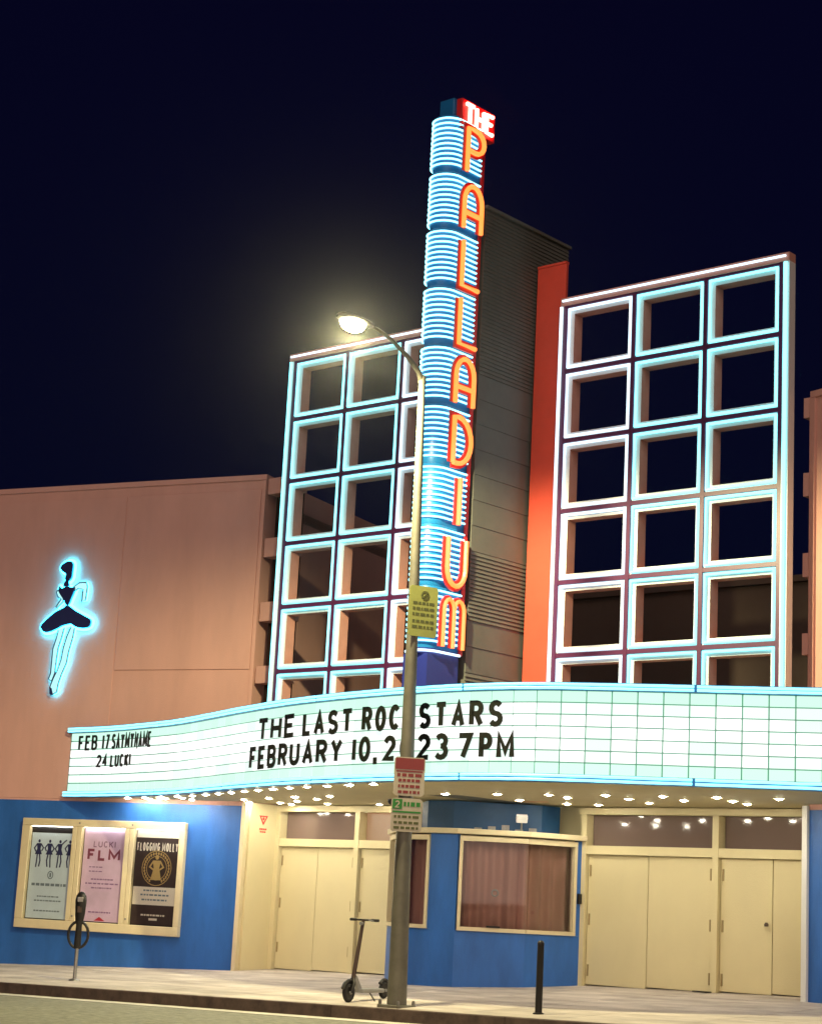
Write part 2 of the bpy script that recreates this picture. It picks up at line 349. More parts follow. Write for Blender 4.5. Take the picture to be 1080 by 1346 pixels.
# struts between wing and screen; dark sheets added to make the open gaps black
zst = [(7.55, 7.86), (6.33, 6.69), (5.10, 5.46), (3.93, 4.25), (2.9, 3.0)]
for w, x0, x1 in ((wl, -25.04, -24.32), (wr, -13.62, -13.38)):
    for i, (a, c) in enumerate(zst):
        obj('strut', MB().box(x0, x1, 24.58, 24.9, a, c), M_PINK, w)
        if i < 4: obj('dark_gap_sheet', MB().box(x0 + .01, x1 - .01, 24.82, 24.85, zst[i + 1][1] + .005, a - .005), M_GAPDK, w)

# tower behind the blade sign
tw = thing('tower', (-18.95, 24, 2.9), 'grey green clapboard tower rising behind the tall neon blade sign', 'tower')
obj('core', MB().box(-19.3, -18.64, 22.9, 25.2, 1.74, 11.42), M_GREY, tw)
sd = MB(); z = 3.0; k = 0
while z < 11.40:
    h = .066 if (z > 8.3 or 4.2 < z < 5.6 or z < 3.6) else .42
    h = min(h, 11.42 - z)
    sd.add([(-18.64, 22.88, z), (-18.605 if h < .2 else -18.615, 22.88, z + .004), (-18.625, 22.88, z + h), (-18.64, 22.88, z + h),
            (-18.64, 25.22, z), (-18.605 if h < .2 else -18.615, 25.22, z + .004), (-18.625, 25.22, z + h), (-18.64, 25.22, z + h)],
           [(0, 1, 2, 3), (7, 6, 5, 4), (0, 4, 5, 1), (1, 5, 6, 2), (2, 6, 7, 3)]); z += h
s = obj('siding', sd, M_GREY, tw); s['kind'] = 'stuff'
obj('cap', MB().box(-19.33, -18.57, 22.86, 25.24, 11.42, 11.47), M_GREY, tw)
for x0, x1, lb in ((-18.56, -17.96, 'red plaster pier between grey tower and the nearer grid screen'), (-20.05, -19.32, 'red plaster pier half hidden behind the tall blade sign')):
    rw = thing('red_pier', ((x0 + x1) / 2, 24.3, 1.75), lb, 'wall', 'red piers beside the tower')
    obj('plaster_face', MB().box(x0, x1, 24.28, 24.35, 1.74, 10.76), M_RED, rw, bevel=.01)
    obj('coping', MB().box(x0, x1, 24.27, 24.36, 10.76, 10.80), M_RED, rw)

# ------------------------------------------------------------------ neon grid screens
YF = 24.2
def screen(xs, x_l, x_r, label, tubes):
    g = thing('grid_screen', ((x_l + x_r) / 2, YF + .2, 2.88), label, 'neon screen', 'open grid screens over the marquee')
    zs = [9.95, 8.81, 7.62, 6.435, 5.25, 4.06, 2.90]
    F = frame((0, YF, 0), (1, 0, 0))
    bw = .035
    for x in xs[1:-1]: obj('mullion', MB().box(x - bw, x + bw, 2.90, 9.95, -.30, .03, F), M_PURP, g)
    for i, x in enumerate((xs[0], xs[-1])): obj('mullion', MB().box(x - bw, x + bw, 2.90, 9.95, -.30, .03, F), M_PURP, g)
    for z in zs[1:-1]:
        for i in range(3): obj('transom_bar', MB().box(xs[i] + bw + .001, xs[i + 1] - bw - .001, z - bw, z + bw, -.29, .027, F), M_PURP, g)
    for i in range(3): obj('transom_bar', MB().box(xs[i] + bw + .001, xs[i + 1] - bw - .001, 9.95 - bw, 9.95, -.29, .027, F), M_PURP, g)
    obj('top_rail', MB().box(x_l, x_r, 9.952, 10.09, -.14, .05, F), M_LINER, g)
    obj('top_neon', MB().tube([F(x_l + .05, 10.03, .075), F(x_r - .05, 10.03, .075)], .018), tubes[3], g)
    obj('side_rail', MB().box(x_l, xs[0] - bw - .002, 2.9, 9.95, -.14, .04, F), M_WHITE, g)
    obj('side_rail', MB().box(xs[-1] + bw + .002, x_r, 2.9, 9.95, -.14, .04, F), M_WHITE, g)
    xa = (x_l + xs[0] - bw) / 2; xb = (x_r + xs[-1] + bw) / 2
    obj('side_neon', MB().tube([F(xa, 2.95, .065), F(xa, 9.93, .065)], .024), tubes[0], g)
    obj('side_neon', MB().tube([F(xb, 2.95, .065), F(xb, 9.93, .065)], .028), tubes[2], g)
    fl = .105; dp = -.26
    for r in range(6):
        for c_ in range(3):
            a, b_ = xs[c_] + bw + .002, xs[c_ + 1] - bw - .002; z1, z0 = zs[r] - bw - .002, zs[r + 1] + bw + .002
            m = MB()
            O = [(a, z0), (b_, z0), (b_, z1), (a, z1)]; I = [(a + fl, z0 + fl), (b_ - fl, z0 + fl), (b_ - fl, z1 - fl), (a + fl, z1 - fl)]
            m.add([F(x, z, 0.0) for x, z in O] + [F(x, z, -.035) for x, z in I], [(k, (k + 1) % 4, 4 + (k + 1) % 4, 4 + k) for k in range(4)])
            ce = obj('window_cell', m, M_WHITE, g)
            m = MB(); I2 = [(x, z) for x, z in I]
            m.add([F(x, z, -.037) for x, z in I] + [F(x, z, dp) for x, z in I] + [F(x + sx * .03, z + sz * .03, dp) for (x, z), (sx, sz) in zip(I, ((-1, -1), (1, -1), (1, 1), (-1, 1)))],
                  [(k, (k + 1) % 4, 4 + (k + 1) % 4, 4 + k) for k in range(4)] + [(4 + k, 4 + (k + 1) % 4, 8 + (k + 1) % 4, 8 + k) for k in range(4)])
            obj('reveal', m, M_LINER, ce)
            t = .036
            obj('neon_tube', MB().tube([F(a + t, z0 + t, .022), F(b_ - t, z0 + t, .022), F(b_ - t, z1 - t, .022), F(a + t, z1 - t, .022)], .027, 6, closed=True), tubes[c_], ce)
    return g
screen([-24.12, -22.79, -21.45, -20.12], -24.26, -20.06, 'neon grid screen beside the wing with the dancer, partly behind the lamp post', [E_CYAN, E_CYAN, E_WARMN, E_WARMN])
screen([-17.86, -16.49, -15.14, -13.80], -17.95, -13.65, 'neon grid screen next to the bright red pier, all three columns clear', [E_WARMN, E_CYAN, E_CYAN, E_WARMN])  # inner columns: light reflected from the red sign is put in tube colour

# ------------------------------------------------------------------ entrance
ent = thing('theater_entrance', (-19, YD, -1.2), 'recessed cream entrance wall with double doors under the marquee', 'entrance')
F = frame((0, YD, 0), (1, 0, 0))
obj('backing_wall', MB().box(-25.3, -13.3, -2, 2.9, -.7, -.30, F), M_YEL, ent)
obj('side_wall', MB().box(-25.12, -25.02, -2, ZS - .002, -.62, .72, F), M_YEL, ent)
obj('side_wall', MB().box(-13.56, -13.42, -2, ZS - .002, -.62, .70, F), M_YEL, ent)
def doors(x0, x1, splits, trans, seed):
    obj('header', MB().box(x0, x1, 1.62, ZS - .004, -.29, .03, F), M_YEL, ent)
    obj('head_rail', MB().box(x0, x1, .98, 1.12, -.29, .025, F), M_YEL, ent)
    for a in splits['posts']: obj('post', MB().box(a - .055, a + .055, -1.6, 1.618, -.29, .035, F), M_YEL, ent)
    for a, c, mm in trans:
        obj('transom_pane', MB().box(a, c, 1.122, 1.618, -.16, -.14, F), mm, ent)
    for a, c, hs in splits['leaves']:
        zb = gz((a + c) / 2, YD) + .015
        d = obj('door', MB().box(a + .006, c - .006, zb, .975, -.10, -.04, F), M_YEL, ent, bevel=.006)
        hx = a + .05 if hs < 0 else c - .05
        for zz_ in (-.85, -.05, .72): obj('hinge', MB().box(hx - .012, hx + .012, zz_ - .09, zz_ + .09, -.041, -.024, F), M_HINGE, d)
doors(-25.02, -21.5, {'posts': [-24.97, -22.98, -21.55], 'leaves': [(-24.91, -23.97, -1), (-23.97, -23.04, 1), (-22.92, -21.61, -1)]},
      [(-24.9, -23.05, G_MAUVE), (-22.9, -21.62, E_ROOM)], 1)
doors(-18.1, -13.56, {'posts': [-18.0, -15.52, -13.62], 'leaves': [(-17.94, -16.78, -1), (-16.78, -15.58, 1), (-15.46, -14.55, -1), (-14.55, -13.68, 1)]},
      [(-17.93, -15.6, G_MAUVE), (-15.45, -13.69, G_MAUVE)], 2)
kn = obj('door_knob', MB().lathe([(.03, 0), (.035, .03), (.015, .06)], (-14.62, YD - .02, -.02), 10), M_BRNM, ent)
dl = MB().box(-15.75, -15.5, gz(-15.6, YD) + .003, gz(-15.6, YD) + .02, .1, .25, F); obj('floor_plate', dl, M_DARK, ent)
# wall sign on the recess side wall
ws = thing('wall_marking', (-25.02, 24.95, 1.4), 'small red triangle emblem with lettering on the cream recess wall', 'sign')
FS = frame((-25.015, 0, 0), (0, 1, 0), en=(1, 0, 0))
m = MB(); m.ribbon([(24.93, 1.50), (25.11, 1.50), (25.02, 1.36)], .025, .001, .006, FS, True); m.box(25.0, 25.04, 1.43, 1.48, .001, .004, FS)
obj('emblem', m, M_SRED, ws); m = MB(); dashes(m, 24.93, 1.25, .18, .03, .001, .005, FS, 4, 3); dashes(m, 24.95, 1.2, .14, .025, .001, .005, FS, 3, 4); STUFF('lettering', m, M_SRED, ws)

# ------------------------------------------------------------------ ticket booth
BP = [(-21.65, 25.39), (-21.30, 24.4), (-20.55, 23.70), (-20.45, 23.66), (-19.72, 23.62), (-19.25, 23.68), (-18.39, 24.4), (-18.02, 25.39)]
bt = thing('ticket_booth', (-19.8, 24.4, gz(-19.8, 24.4)), 'blue faceted ticket booth with curtained windows under the marquee', 'ticket booth')
def facet(p, q):
    p = Vector((*p, 0)); q = Vector((*q, 0)); return frame(p, q - p, en=(q - p).normalized().cross(Vector((0, 0, 1)))), (q - p).length
cent = Vector((-19.85, 25.0, 0))
for i in range(len(BP) - 1):
    fr, ln = facet(BP[i], BP[i + 1])
    win = i in (1, 3, 5, 6)
    top = -.33 if win else 1.18
    obj('base_panel', MB().box(0, ln, -1.7, top, -.08, 0, fr), M_BLUE, bt)
    if win:
        e0, e1 = (.03, ln - (.0 if i == 5 else .06)) if i != 6 else (0.0, ln - .12)
        wf = MB()
        wf.box(e0, e1, -.328, -.268, -.09, .03, fr); wf.box(e0, e1, 1.08, 1.16, -.09, .03, fr)
        if i != 6: wf.box(e0, e0 + .055, -.266, 1.078, -.09, .028, fr)
        if i != 5: wf.box(e1 - .055, e1, -.266, 1.078, -.09, .028, fr)
        w_ = obj('window_frame', wf, M_CREAM, bt)
        obj('pane', MB().box(e0 + .057 * (i != 6), e1 - .057 * (i != 5), -.266, 1.078, -.06, -.05, fr), G_PANE, w_)
        if e1 < ln - .02: obj('jamb_panel', MB().box(e1 + .001, ln, -.328, 1.18, -.08, 0, fr), M_BLUE, bt)
        m = MB(); pts = []
        n = int(ln / .025)
        for k in range(n + 1): pts.append((ln * k / n, -.25 - .045 * math.sin(k * .72 + .9 * math.sin(k * .11)) - .015 * math.sin(k * .31)))
        vs_ = [fr(u, -.33, w) for u, w in pts] + [fr(u, 1.12, w) for u, w in pts]
        m.add(vs_, [(k, k + 1, n + 2 + k, n + 1 + k) for k in range(n)]); m.smooth = True
        obj('curtain', m, M_CURT, bt)
fr, ln = facet(BP[5], BP[6])
obj('speak_hole', MB().tube([fr(.62 + .05 * math.cos(a), .28 + .05 * math.sin(a), -.035) for a in [k * math.pi / 6 for k in range(12)]], .012, 6, closed=True), M_STEEL, bt)
obj('pass_tray', MB().box(.5, .72, -.262, -.235, -.02, .05, fr), M_DARK, bt)
m = MB(); f2 = lambda a, b_, w: Vector((a, b_, w))
def grow(P, d): return [tuple((Vector(p) - Vector((cent.x, cent.y))) * (1 + d) + Vector((cent.x, cent.y))) for p in P]
ring = [(x, min(y, 25.39)) for x, y in grow(BP, .05)]
m.prism(ring, 1.185, 1.27, f2); obj('roof_fascia', m, M_CREAM, bt, bevel=.01)
m = MB(); m.prism([(x, min(y, 25.38)) for x, y in grow(BP, -.02)], -.45, -.40, f2); obj('counter', m, M_CREAM, bt)
ub = [(-20.75, 25.38), (-20.6, 24.35), (-20.1, 23.9), (-19.55, 23.9), (-18.55, 24.95), (-18.5, 25.38)]
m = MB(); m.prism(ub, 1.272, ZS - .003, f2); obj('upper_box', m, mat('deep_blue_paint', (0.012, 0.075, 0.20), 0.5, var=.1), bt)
FD, ld = facet(BP[6], BP[7])
obj('switch_box', MB().box(ld - .09, ld - .03, .18, .34, .001, .05, FD), M_DARK, bt)
fr, ln = facet(BP[5], BP[6])
for k in range(5): obj('roof_fitting', MB().box(.25 + .22 * k, .37 + .22 * k, 1.275, 1.30 + .03 * (k % 3), -.22, -.06, fr), M_STEEL, bt)
sp = thing('spotlight', tuple(fr(1.0, 1.275, -.05)), 'small white floodlight tilted on the roof of the blue ticket booth', 'floodlight')
o = fr(1.0, 1.275, -.05)
obj('stem', MB().tube([o, o + Vector((0.02, -.02, .16))], .014), M_STEEL, sp)
m = MB(); c = o + Vector((.02, -.02, .2)); fa = frame(c, rt, ez=(0.25, -.25, .9)); m.box(-.09, .09, -.06, .06, -.05, .05, fa); obj('head', m, M_WHITE, sp, bevel=.012)
obj('yoke', MB().box(-.10, .10, -.012, .012, -.02, .02, fa), M_STEEL, sp)

# ------------------------------------------------------------------ marquee
CP = [(-28.95, 23.52), (-27.6, 23.42), (-26.2, 23.12), (-25.0, 22.78), (-23.6, 22.2), (-22.2, 21.59), (-20.9, 21.08), (-19.9, 20.76), (-18.5, 20.43), (-17.4, 20.27), (-16.3, 20.22), (-15.3, 20.38), (-14.4, 20.76), (-13.4, 21.27), (-12.3, 21.83), (-11.2, 22.31), (-9.8, 22.85), (-8.4, 23.12), (-7.2, 23.3)]
def cr(P, n=10):
    out = []
    for i in range(len(P) - 1):
        p0 = Vector(P[max(0, i - 1)]); p1 = Vector(P[i]); p2 = Vector(P[i + 1]); p3 = Vector(P[min(len(P) - 1, i + 2)])
        for k in range(n):
            t = k / n; out.append(.5 * ((2 * p1) + (p2 - p0) * t + (2 * p0 - 5 * p1 + 4 * p2 - p3) * t * t + (3 * p1 - p0 - 3 * p2 + p3) * t ** 3))
    out.append(Vector(P[-1])); return out
CV = cr(CP); CS = [0.0]
for i in range(1, len(CV)): CS.append(CS[-1] + (CV[i] - CV[i - 1]).length)
TOT = CS[-1]
def at(s):
    s = max(0, min(TOT, s)); i = 1
    while i < len(CS) - 1 and CS[i] < s: i += 1
    t = (s - CS[i - 1]) / (CS[i] - CS[i - 1]); p = CV[i - 1].lerp(CV[i], t)
    a = CV[max(0, i - 2)]; b_ = CV[min(len(CV) - 1, i + 1)]; d = (b_ - a).normalized()
    return Vector((p.x, p.y, 0)), Vector((d.x, d.y, 0)), Vector((d.y, -d.x, 0))
def s_at_x(x):
    for i in range(1, len(CV)):
        if CV[i].x >= x: return CS[i - 1] + (CS[i] - CS[i - 1]) * (x - CV[i - 1].x) / (CV[i].x - CV[i - 1].x)
    return TOT
mq = thing('marquee', (-17, 22, ZS), 'curved lit marquee with changeable black lettering over the entrance', 'marquee')
def sweep(name, w0, w1, z0, z1, m, s0=0, s1=None, step=.15):
    s1 = TOT if s1 is None else s1; n = max(2, int((s1 - s0) / step)); vs_ = []; fs = []
    for i in range(n + 1):
        p, t, nn = at(s0 + (s1 - s0) * i / n); vs_ += [p + nn * w0 + zz * z0, p + nn * w1 + zz * z0, p + nn * w1 + zz * z1, p + nn * w0 + zz * z1]
    for i in range(n):
        for k in range(4): fs.append((i * 4 + k, i * 4 + (k + 1) % 4, i * 4 + 4 + (k + 1) % 4, i * 4 + 4 + k))
    fs += [(0, 3, 2, 1), (n * 4, n * 4 + 1, n * 4 + 2, n * 4 + 3)]
    mb = MB().add(vs_, fs); mb.smooth = True; return obj(name, mb, m, mq)
sweep('panel_back', -.10, -.012, ZS + .1, ZT - .1, M_SEAM)
sweep('top_trim', -.12, .07, ZT - .105, ZT, M_SBLUE)
sweep('bottom_trim', -.12, .07, ZS, ZS + .105, M_SBLUE)
ns = 7
for nm, zq, wq in (('top_neon', ZT - .030, .085), ('top_neon', ZT - .078, .085), ('bottom_neon', ZS + .082, .085), ('bottom_neon', ZS + .028, .085)):
    for k in range(ns):
        a, b_ = TOT * k / ns + .02, TOT * (k + 1) / ns - .02; n = 26
        pts = []
        for i in range(n + 1):
            p, t, nn = at(a + (b_ - a) * i / n); pts.append(p + nn * wq + zz * (zq + random.uniform(-.002, .002)))
        obj(nm, MB().tube(pts, .019, 6), E_TRIM, mq)
PW = .345; NC = int((TOT - .06) / PW); ph = (ZT - ZS - .21) / 7
pm = []
for e in E_ROW: pm.append(MB().box(-PW / 2 + .010, PW / 2 - .010, -.012, .012, -ph / 2 + .009, ph / 2 - .009).mesh('panel', e))
rowm = [0, 1, 2, 2, 2, 1, 0]  # backlight fading towards the edge rows is put into the panel emission
far = [MB(), MB(), MB()]
NFAR = 11
for c_ in range(NC):
    p, t, nn = at(.04 + PW * (c_ + .5))
    ang = math.atan2(t.y, t.x)
    for r in range(7):
        z = ZT - .105 - ph * (r + .5); mi = rowm[r]
        if mi == 1 and random.random() < .2: mi = 2
        elif mi == 2 and random.random() < .2: mi = 1
        q = p + zz * z
        if c_ < NFAR or c_ > NFAR + 42:
            fr = frame(q, t, en=nn); far[mi].box(-PW / 2 + .013, PW / 2 - .013, -ph / 2 + .011, ph / 2 - .011, -.012, .012, fr)
        else: link_copy('panel', pm[mi], mq, q, ang)
for mb, e in zip(far, E_ROW): obj('panel_strip', mb, e, mq)['kind'] = 'stuff'
# letters hung on the marquee
def mq_text(txt, x0, x1, z0, h, sw, gap=.34):
    s0, s1 = s_at_x(x0), s_at_x(x1)
    for c_, dx, w in text_layout(txt, s1 - s0, gap):
        p, t, nn = at(s0 + dx + w / 2); tl = random.uniform(-.022, .022); fr = frame(p + zz * z0, t + zz * tl, ez=zz - t * tl, en=nn); mb = MB(); glyph(mb, c_, -w / 2, random.uniform(-.006, .006), w, h, sw, .016, .034, fr); obj('letter', mb, M_BLACK, mq)
mq_text('THE', -21.54, -20.30, 2.46, .37, .075)
mq_text('LAST', -20.05, -18.73, 2.46, .37, .075)
mq_text('ROCKSTARS', -18.50, -15.78, 2.46, .37, .075)
mq_text('FEBRUARY', -21.79, -18.96, 2.02, .37, .075)
mq_text('10,', -18.69, -18.12, 2.02, .37, .075)
mq_text('2023', -17.97, -16.67, 2.02, .37, .075)
mq_text('7', -16.51, -16.25, 2.02, .37, .075)
mq_text('PM', -16.14, -15.59, 2.02, .37, .075)
mq_text('FEB', -28.64, -28.05, 2.62, .29, .045)
mq_text('17', -27.87, -27.66, 2.62, .29, .045, .6)
mq_text('SAYMYNAME', -27.56, -26.1, 2.62, .29, .042, .3)
mq_text('24', -28.02, -27.68, 2.29, .24, .042)
mq_text('LUCKI', -27.56, -26.83, 2.29, .24, .042)
# soffit and roof
front = []
n = 90
for i in range(n + 1):
    p, t, nn = at(TOT * i / n); q = p - nn * .10; front.append((q.x, q.y))
def back_y(x): return 24.6 + (x + 25.1) * math.tan(A15) - .005 if x < -25.1 else (24.6 - (x + 13.5) * math.tan(A15) - .005 if x > -13.5 else YD - .002)
for nm, z0, z1, m in (('soffit', ZS + .012, ZS + .05, M_SOFF), ('marquee_roof', ZT - .16, ZT - .12, M_HALL)):
    mb = MB(); vs_ = []; fs = []
    for x, y in front:
        by = max(y + .02, back_y(x)) if nm == 'soffit' else max(y + .02, min(back_y(x), 24.55 if -25.1 < x < -13.5 else 99) )
        vs_ += [(x, y, z0), (x, by, z0), (x, by, z1), (x, y, z1)]
    for i in range(n):
        for k in range(4): fs.append((i * 4 + k, i * 4 + (k + 1) % 4, i * 4 + 4 + (k + 1) % 4, i * 4 + 4 + k))
    fs += [(0, 3, 2, 1), (n * 4, n * 4 + 1, n * 4 + 2, n * 4 + 3)]
    obj(nm, mb.add(vs_, fs), m, mq)
obj('roof_wall', MB().box(-25.0, -13.52, 24.55, 24.75, ZS + .06, 2.9), M_HALL, mq)
DLP = [(-25.9, 24.0), (-26.5, 23.75), (-24.46, 23.93), (-25.0, 24.6), (-23.53, 23.63), (-24.3, 24.7), (-22.55, 23.27), (-23.51, 24.32), (-24.4, 25.1), (-22.5, 23.76), (-23.3, 24.9), (-21.57, 23.09), (-22.15, 25.0),
       (-18.65, 22.57), (-17.68, 22.63), (-18.16, 23.82), (-16.75, 22.68), (-16.82, 23.25), (-17.8, 24.6), (-15.81, 22.8), (-17.3, 24.75), (-15.88, 23.5), (-16.06, 24.32), (-14.95, 22.98), (-15.08, 23.75), (-14.16, 23.16), (-14.32, 23.86), (-14.42, 24.44), (-13.3, 23.4), (-12.2, 23.3), (-11.5, 23.6), (-10.6, 23.2)]
s = .35
while s < s_at_x(-18.3):
    p, t, nn = at(s); q = p - nn * .30
    if q.y < back_y(q.x) - .22: DLP.append((q.x, q.y))
    s += .62
s = .65
while s < s_at_x(-25.6):
    p, t, nn = at(s); q = p - nn * .58
    if q.y < back_y(q.x) - .12: DLP.append((q.x, q.y))
    s += .62
dme = MB().lathe([(.049, 0), (.043, -.015), (.026, -.025), (.004, -.029)], (0, 0, 0), 12).mesh('downlight', E_BULB)
rme = MB(); rme.tube([(.075 * math.cos(a * math.pi / 8), .075 * math.sin(a * math.pi / 8), 0) for a in range(16)], .012, 5, closed=True); rme = rme.mesh('lamp_ring', M_CREAM)
for x, y in DLP:
    d = link_copy('downlight', dme, mq, (x, y, ZS + .012)); link_copy('lamp_ring', rme, d, (x, y, ZS + .010))
obj('ceiling_camera', MB().lathe([(.07, 0), (.07, -.04), (.05, -.08), (.01, -.1)], (-20.9, 23.9, ZS + .012), 12), M_DARK, mq)

# ------------------------------------------------------------------ blade sign
bs = thing('blade_sign', (-18.95, 22.4, 3.0), 'tall vertical neon blade sign with orange letters and ice blue stripes', 'neon sign')
X0, X1, YN, YB = -19.18, -18.65, 22.2, 22.76
def nose(r, yb, n=12):
    cx = (X0 + X1) / 2
    return [(cx - r, yb)] + [(cx - r * math.cos(math.pi * k / n), YN - r * math.sin(math.pi * k / n)) for k in range(n + 1)] + [(cx + r, yb)]
m = MB().prism(nose(.235, YB), 3.86, 12.74, f2); obj('spine', m, M_SDARK, bs)
m = MB().box(X0 + .02, X1 - .02, 22.0, YB, 2.92, 3.858); obj('plinth', m, M_SDARK, bs)
obj('mount', MB().box(X0 + .1, X1 - .1, YB, 22.9, 3.9, 11.3), M_SDARK, bs)
m = MB().box(X0 + .12, X1 - .10, 22.08, 22.5, 12.82, 13.14); obj('top_block', m, M_SBLUE, bs, bevel=.02)
PALL = {
 'P': [[(.12, 0), (.12, 1), (.5, 1)] + arc(.5, .74, .4, .26, 90, -90)[1:] + [(.14, .48)]],
 'A': [[(.08, 0), (.08, .62)] + arc(.5, .62, .42, .38, 180, 0, 10)[1:] + [(.92, 0)], [(.1, .36), (.9, .36)]],
 'L': [[(.12, 1), (.12, 0), (.92, 0)]], 'D': [[(.1, 0), (.1, 1), (.3, 1)] + arc(.3, .5, .62, .5, 90, -90, 10)[1:] + [(.1, 0)]],
 'I': [[(.5, 0), (.5, 1)]], 'U': [[(.08, 1), (.08, .36)] + arc(.5, .36, .42, .36, 180, 360, 10)[1:] + [(.92, 1)]],
 'M': [[(.04, 0), (.04, .76)] + arc(.27, .76, .23, .24, 180, 0, 8)[1:] + [(.5, 0)], [(.5, .76)] + arc(.73, .76, .23, .24, 180, 0, 8)[1:] + [(.96, 0)]],
}
FX = frame((X1 + .045, 0, 0), (0, 1, 0), en=(1, 0, 0))
for k, ch in enumerate('PALLADIUM'):
    zt = 12.76 - .985 * k; zb = zt - .90
    m = MB(); P1 = nose(.262, YB - .02); P0 = nose(.24, YB - .02)
    n = len(P1)
    vs_ = [(x, y, zt) for x, y in P1] + [(x, y, zb + .06) for x, y in P1] + [(x, y, zb - .03) for x, y in P0] + [(x, y, zt + .05) for x, y in P0]
    fs = []
    for a, c_ in ((3, 0), (0, 1), (1, 2)):
        for i in range(n): fs.append((a * n + i, a * n + (i + 1) % n, c_ * n + (i + 1) % n, c_ * n + i))
    fs += [tuple(range(2 * n, 3 * n)), tuple(range(3 * n, 4 * n))]
    m.add(vs_, fs); m.smooth = True
    d = obj('sign_drum', m, M_SBLUE, bs)
    path = nose(.287, YB - .05, 14)
    for j in range(10):
        z = zt - .025 - j * .089
        obj('neon_tube', MB().tube([(x, y, z) for x, y in path], .017, 5), E_STRIPE, d)
    # letter: red channel plate with an orange tube on its face
    y0, w, h = 22.19, .53, .76; zl = zb + .0
    mm = MB(); tt = MB()
    for i, pl in enumerate(PALL[ch]):
        q = [(y0 + a * w, zl + b_ * h) for a, b_ in pl]
        mm.ribbon(q, (.165 if ch != 'M' else .125), .002, .03 + i * .002, FX)
        tt.tube([FX(a, b_, .058) for a, b_ in q], (.040 if ch != 'M' else .032), 6)
    le = obj('letter', mm, M_SRED, bs); obj('letter_neon', tt, E_ORNG, le)
hp = obj('header_panel', MB().box(X1 - .10, X1 + .03, 22.14, 23.02, 12.62, 13.13), M_SRED, bs, bevel=.015)
FT = frame((X1 + .03, 0, 0), (0, 1, 0), en=(1, 0, 0))
for c_, dx, w in text_layout('THE', .70, .42):
    mm = MB()
    for pl in GL[c_]: mm.tube([FT(22.22 + dx + a * w, 12.72 + b_ * .32, .03) for a, b_ in pl], .034, 6)
    obj('letter', mm, E_THE, bs)
obj('edge_strip', MB().box(X1 + .004, X1 + .028, YB - .04, YB + .03, 3.9, 12.7), M_SRED, bs)
obj('foot_neon', MB().tube([(x, y, 3.90) for x, y in nose(.285, YB - .02)], .02, 6), E_WARMN, bs)

# ------------------------------------------------------------------ dancer sign on the left wing
dn = thing('dancer_sign', tuple(FL(-4.4, 3.7, 0)), 'neon dancer figure with dark tutu glowing aqua on the pink wall', 'neon sign')
hair = [(-4.54, 6.24), (-4.5, 6.31), (-4.39, 6.37), (-4.29, 6.37), (-4.24, 6.31), (-4.24, 6.19), (-4.25, 6.04), (-4.32, 5.97), (-4.4, 6.01), (-4.39, 6.12), (-4.48, 6.17)]
bod = [(-4.52, 5.88), (-4.45, 5.83), (-4.38, 5.86), (-4.29, 5.86), (-4.22, 5.84), (-4.16, 5.85), (-4.16, 5.75), (-4.21, 5.63), (-4.26, 5.50), (-4.33, 5.50), (-4.38, 5.59), (-4.46, 5.68), (-4.53, 5.78)]
tutu = [(-4.33, 5.48), (-4.26, 5.48), (-4.12, 5.39), (-3.91, 5.29), (-3.74, 5.21), (-3.7, 5.15), (-3.73, 5.05), (-3.88, 5.02), (-4.05, 5.05), (-4.17, 5.11), (-4.37, 5.08), (-4.5, 5.02), (-4.67, 4.96), (-4.8, 4.96), (-4.88, 5.05), (-4.86, 5.12), (-4.7, 5.26), (-4.54, 5.37), (-4.37, 5.44)]
def smooth_poly(P): return [tuple(v) for v in cr(P + [P[0]], 4)[:-1]]
for nm, P in (('hair', hair), ('bodice', bod), ('skirt', tutu)):
    obj(nm, MB().prism(smooth_poly(P), .09, .13, FL), M_NAVY, dn)
    c0 = Vector((sum(p[0] for p in P) / len(P), sum(p[1] for p in P) / len(P)))
    SP = [Vector(p) for p in smooth_poly(P)]; q = []
    sgn = 1 if sum(SP[i].x * SP[(i + 1) % len(SP)].y - SP[(i + 1) % len(SP)].x * SP[i].y for i in range(len(SP))) < 0 else -1
    for i in range(len(SP)):
        d = (SP[(i + 1) % len(SP)] - SP[i - 1]).normalized(); q.append(SP[i] + Vector((-d.y, d.x)) * sgn * .022)
    obj('neon_outline', MB().tube([FL(p[0], p[1], .06) for p in q], .028, 6, closed=True), E_AQUA, dn)
obj('neck', MB().prism([(-4.40, 6.0), (-4.32, 5.97), (-4.30, 5.87), (-4.45, 5.87)], .085, .105, FL), M_NAVY, dn)
l1 = [(-4.47, 5.0), (-4.5, 4.83), (-4.56, 4.62), (-4.56, 4.38), (-4.56, 4.14), (-4.60, 4.02), (-4.52, 3.98), (-4.46, 4.14), (-4.45, 4.4), (-4.43, 4.64), (-4.37, 4.85), (-4.33, 5.04)]
l2 = [(-4.17, 5.06), (-4.25, 4.87), (-4.31, 4.64), (-4.34, 4.4), (-4.41, 4.19), (-4.49, 4.02), (-4.54, 3.88), (-4.53, 3.76), (-4.46, 3.72), (-4.37, 3.76), (-4.35, 3.93), (-4.29, 4.12), (-4.2, 4.33), (-4.17, 4.56), (-4.1, 4.85), (-4.08, 5.03)]
ar = [(-4.20, 5.86), (-4.06, 5.94), (-3.90, 5.94), (-3.86, 5.86), (-3.88, 5.58), (-3.97, 5.56), (-3.97, 5.80), (-4.08, 5.82), (-4.17, 5.76)]
al = [(-4.50, 5.86), (-4.60, 5.76), (-4.55, 5.66), (-4.47, 5.62), (-4.58, 5.46), (-4.55, 5.44), (-4.41, 5.56), (-4.43, 5.66), (-4.52, 5.76)]
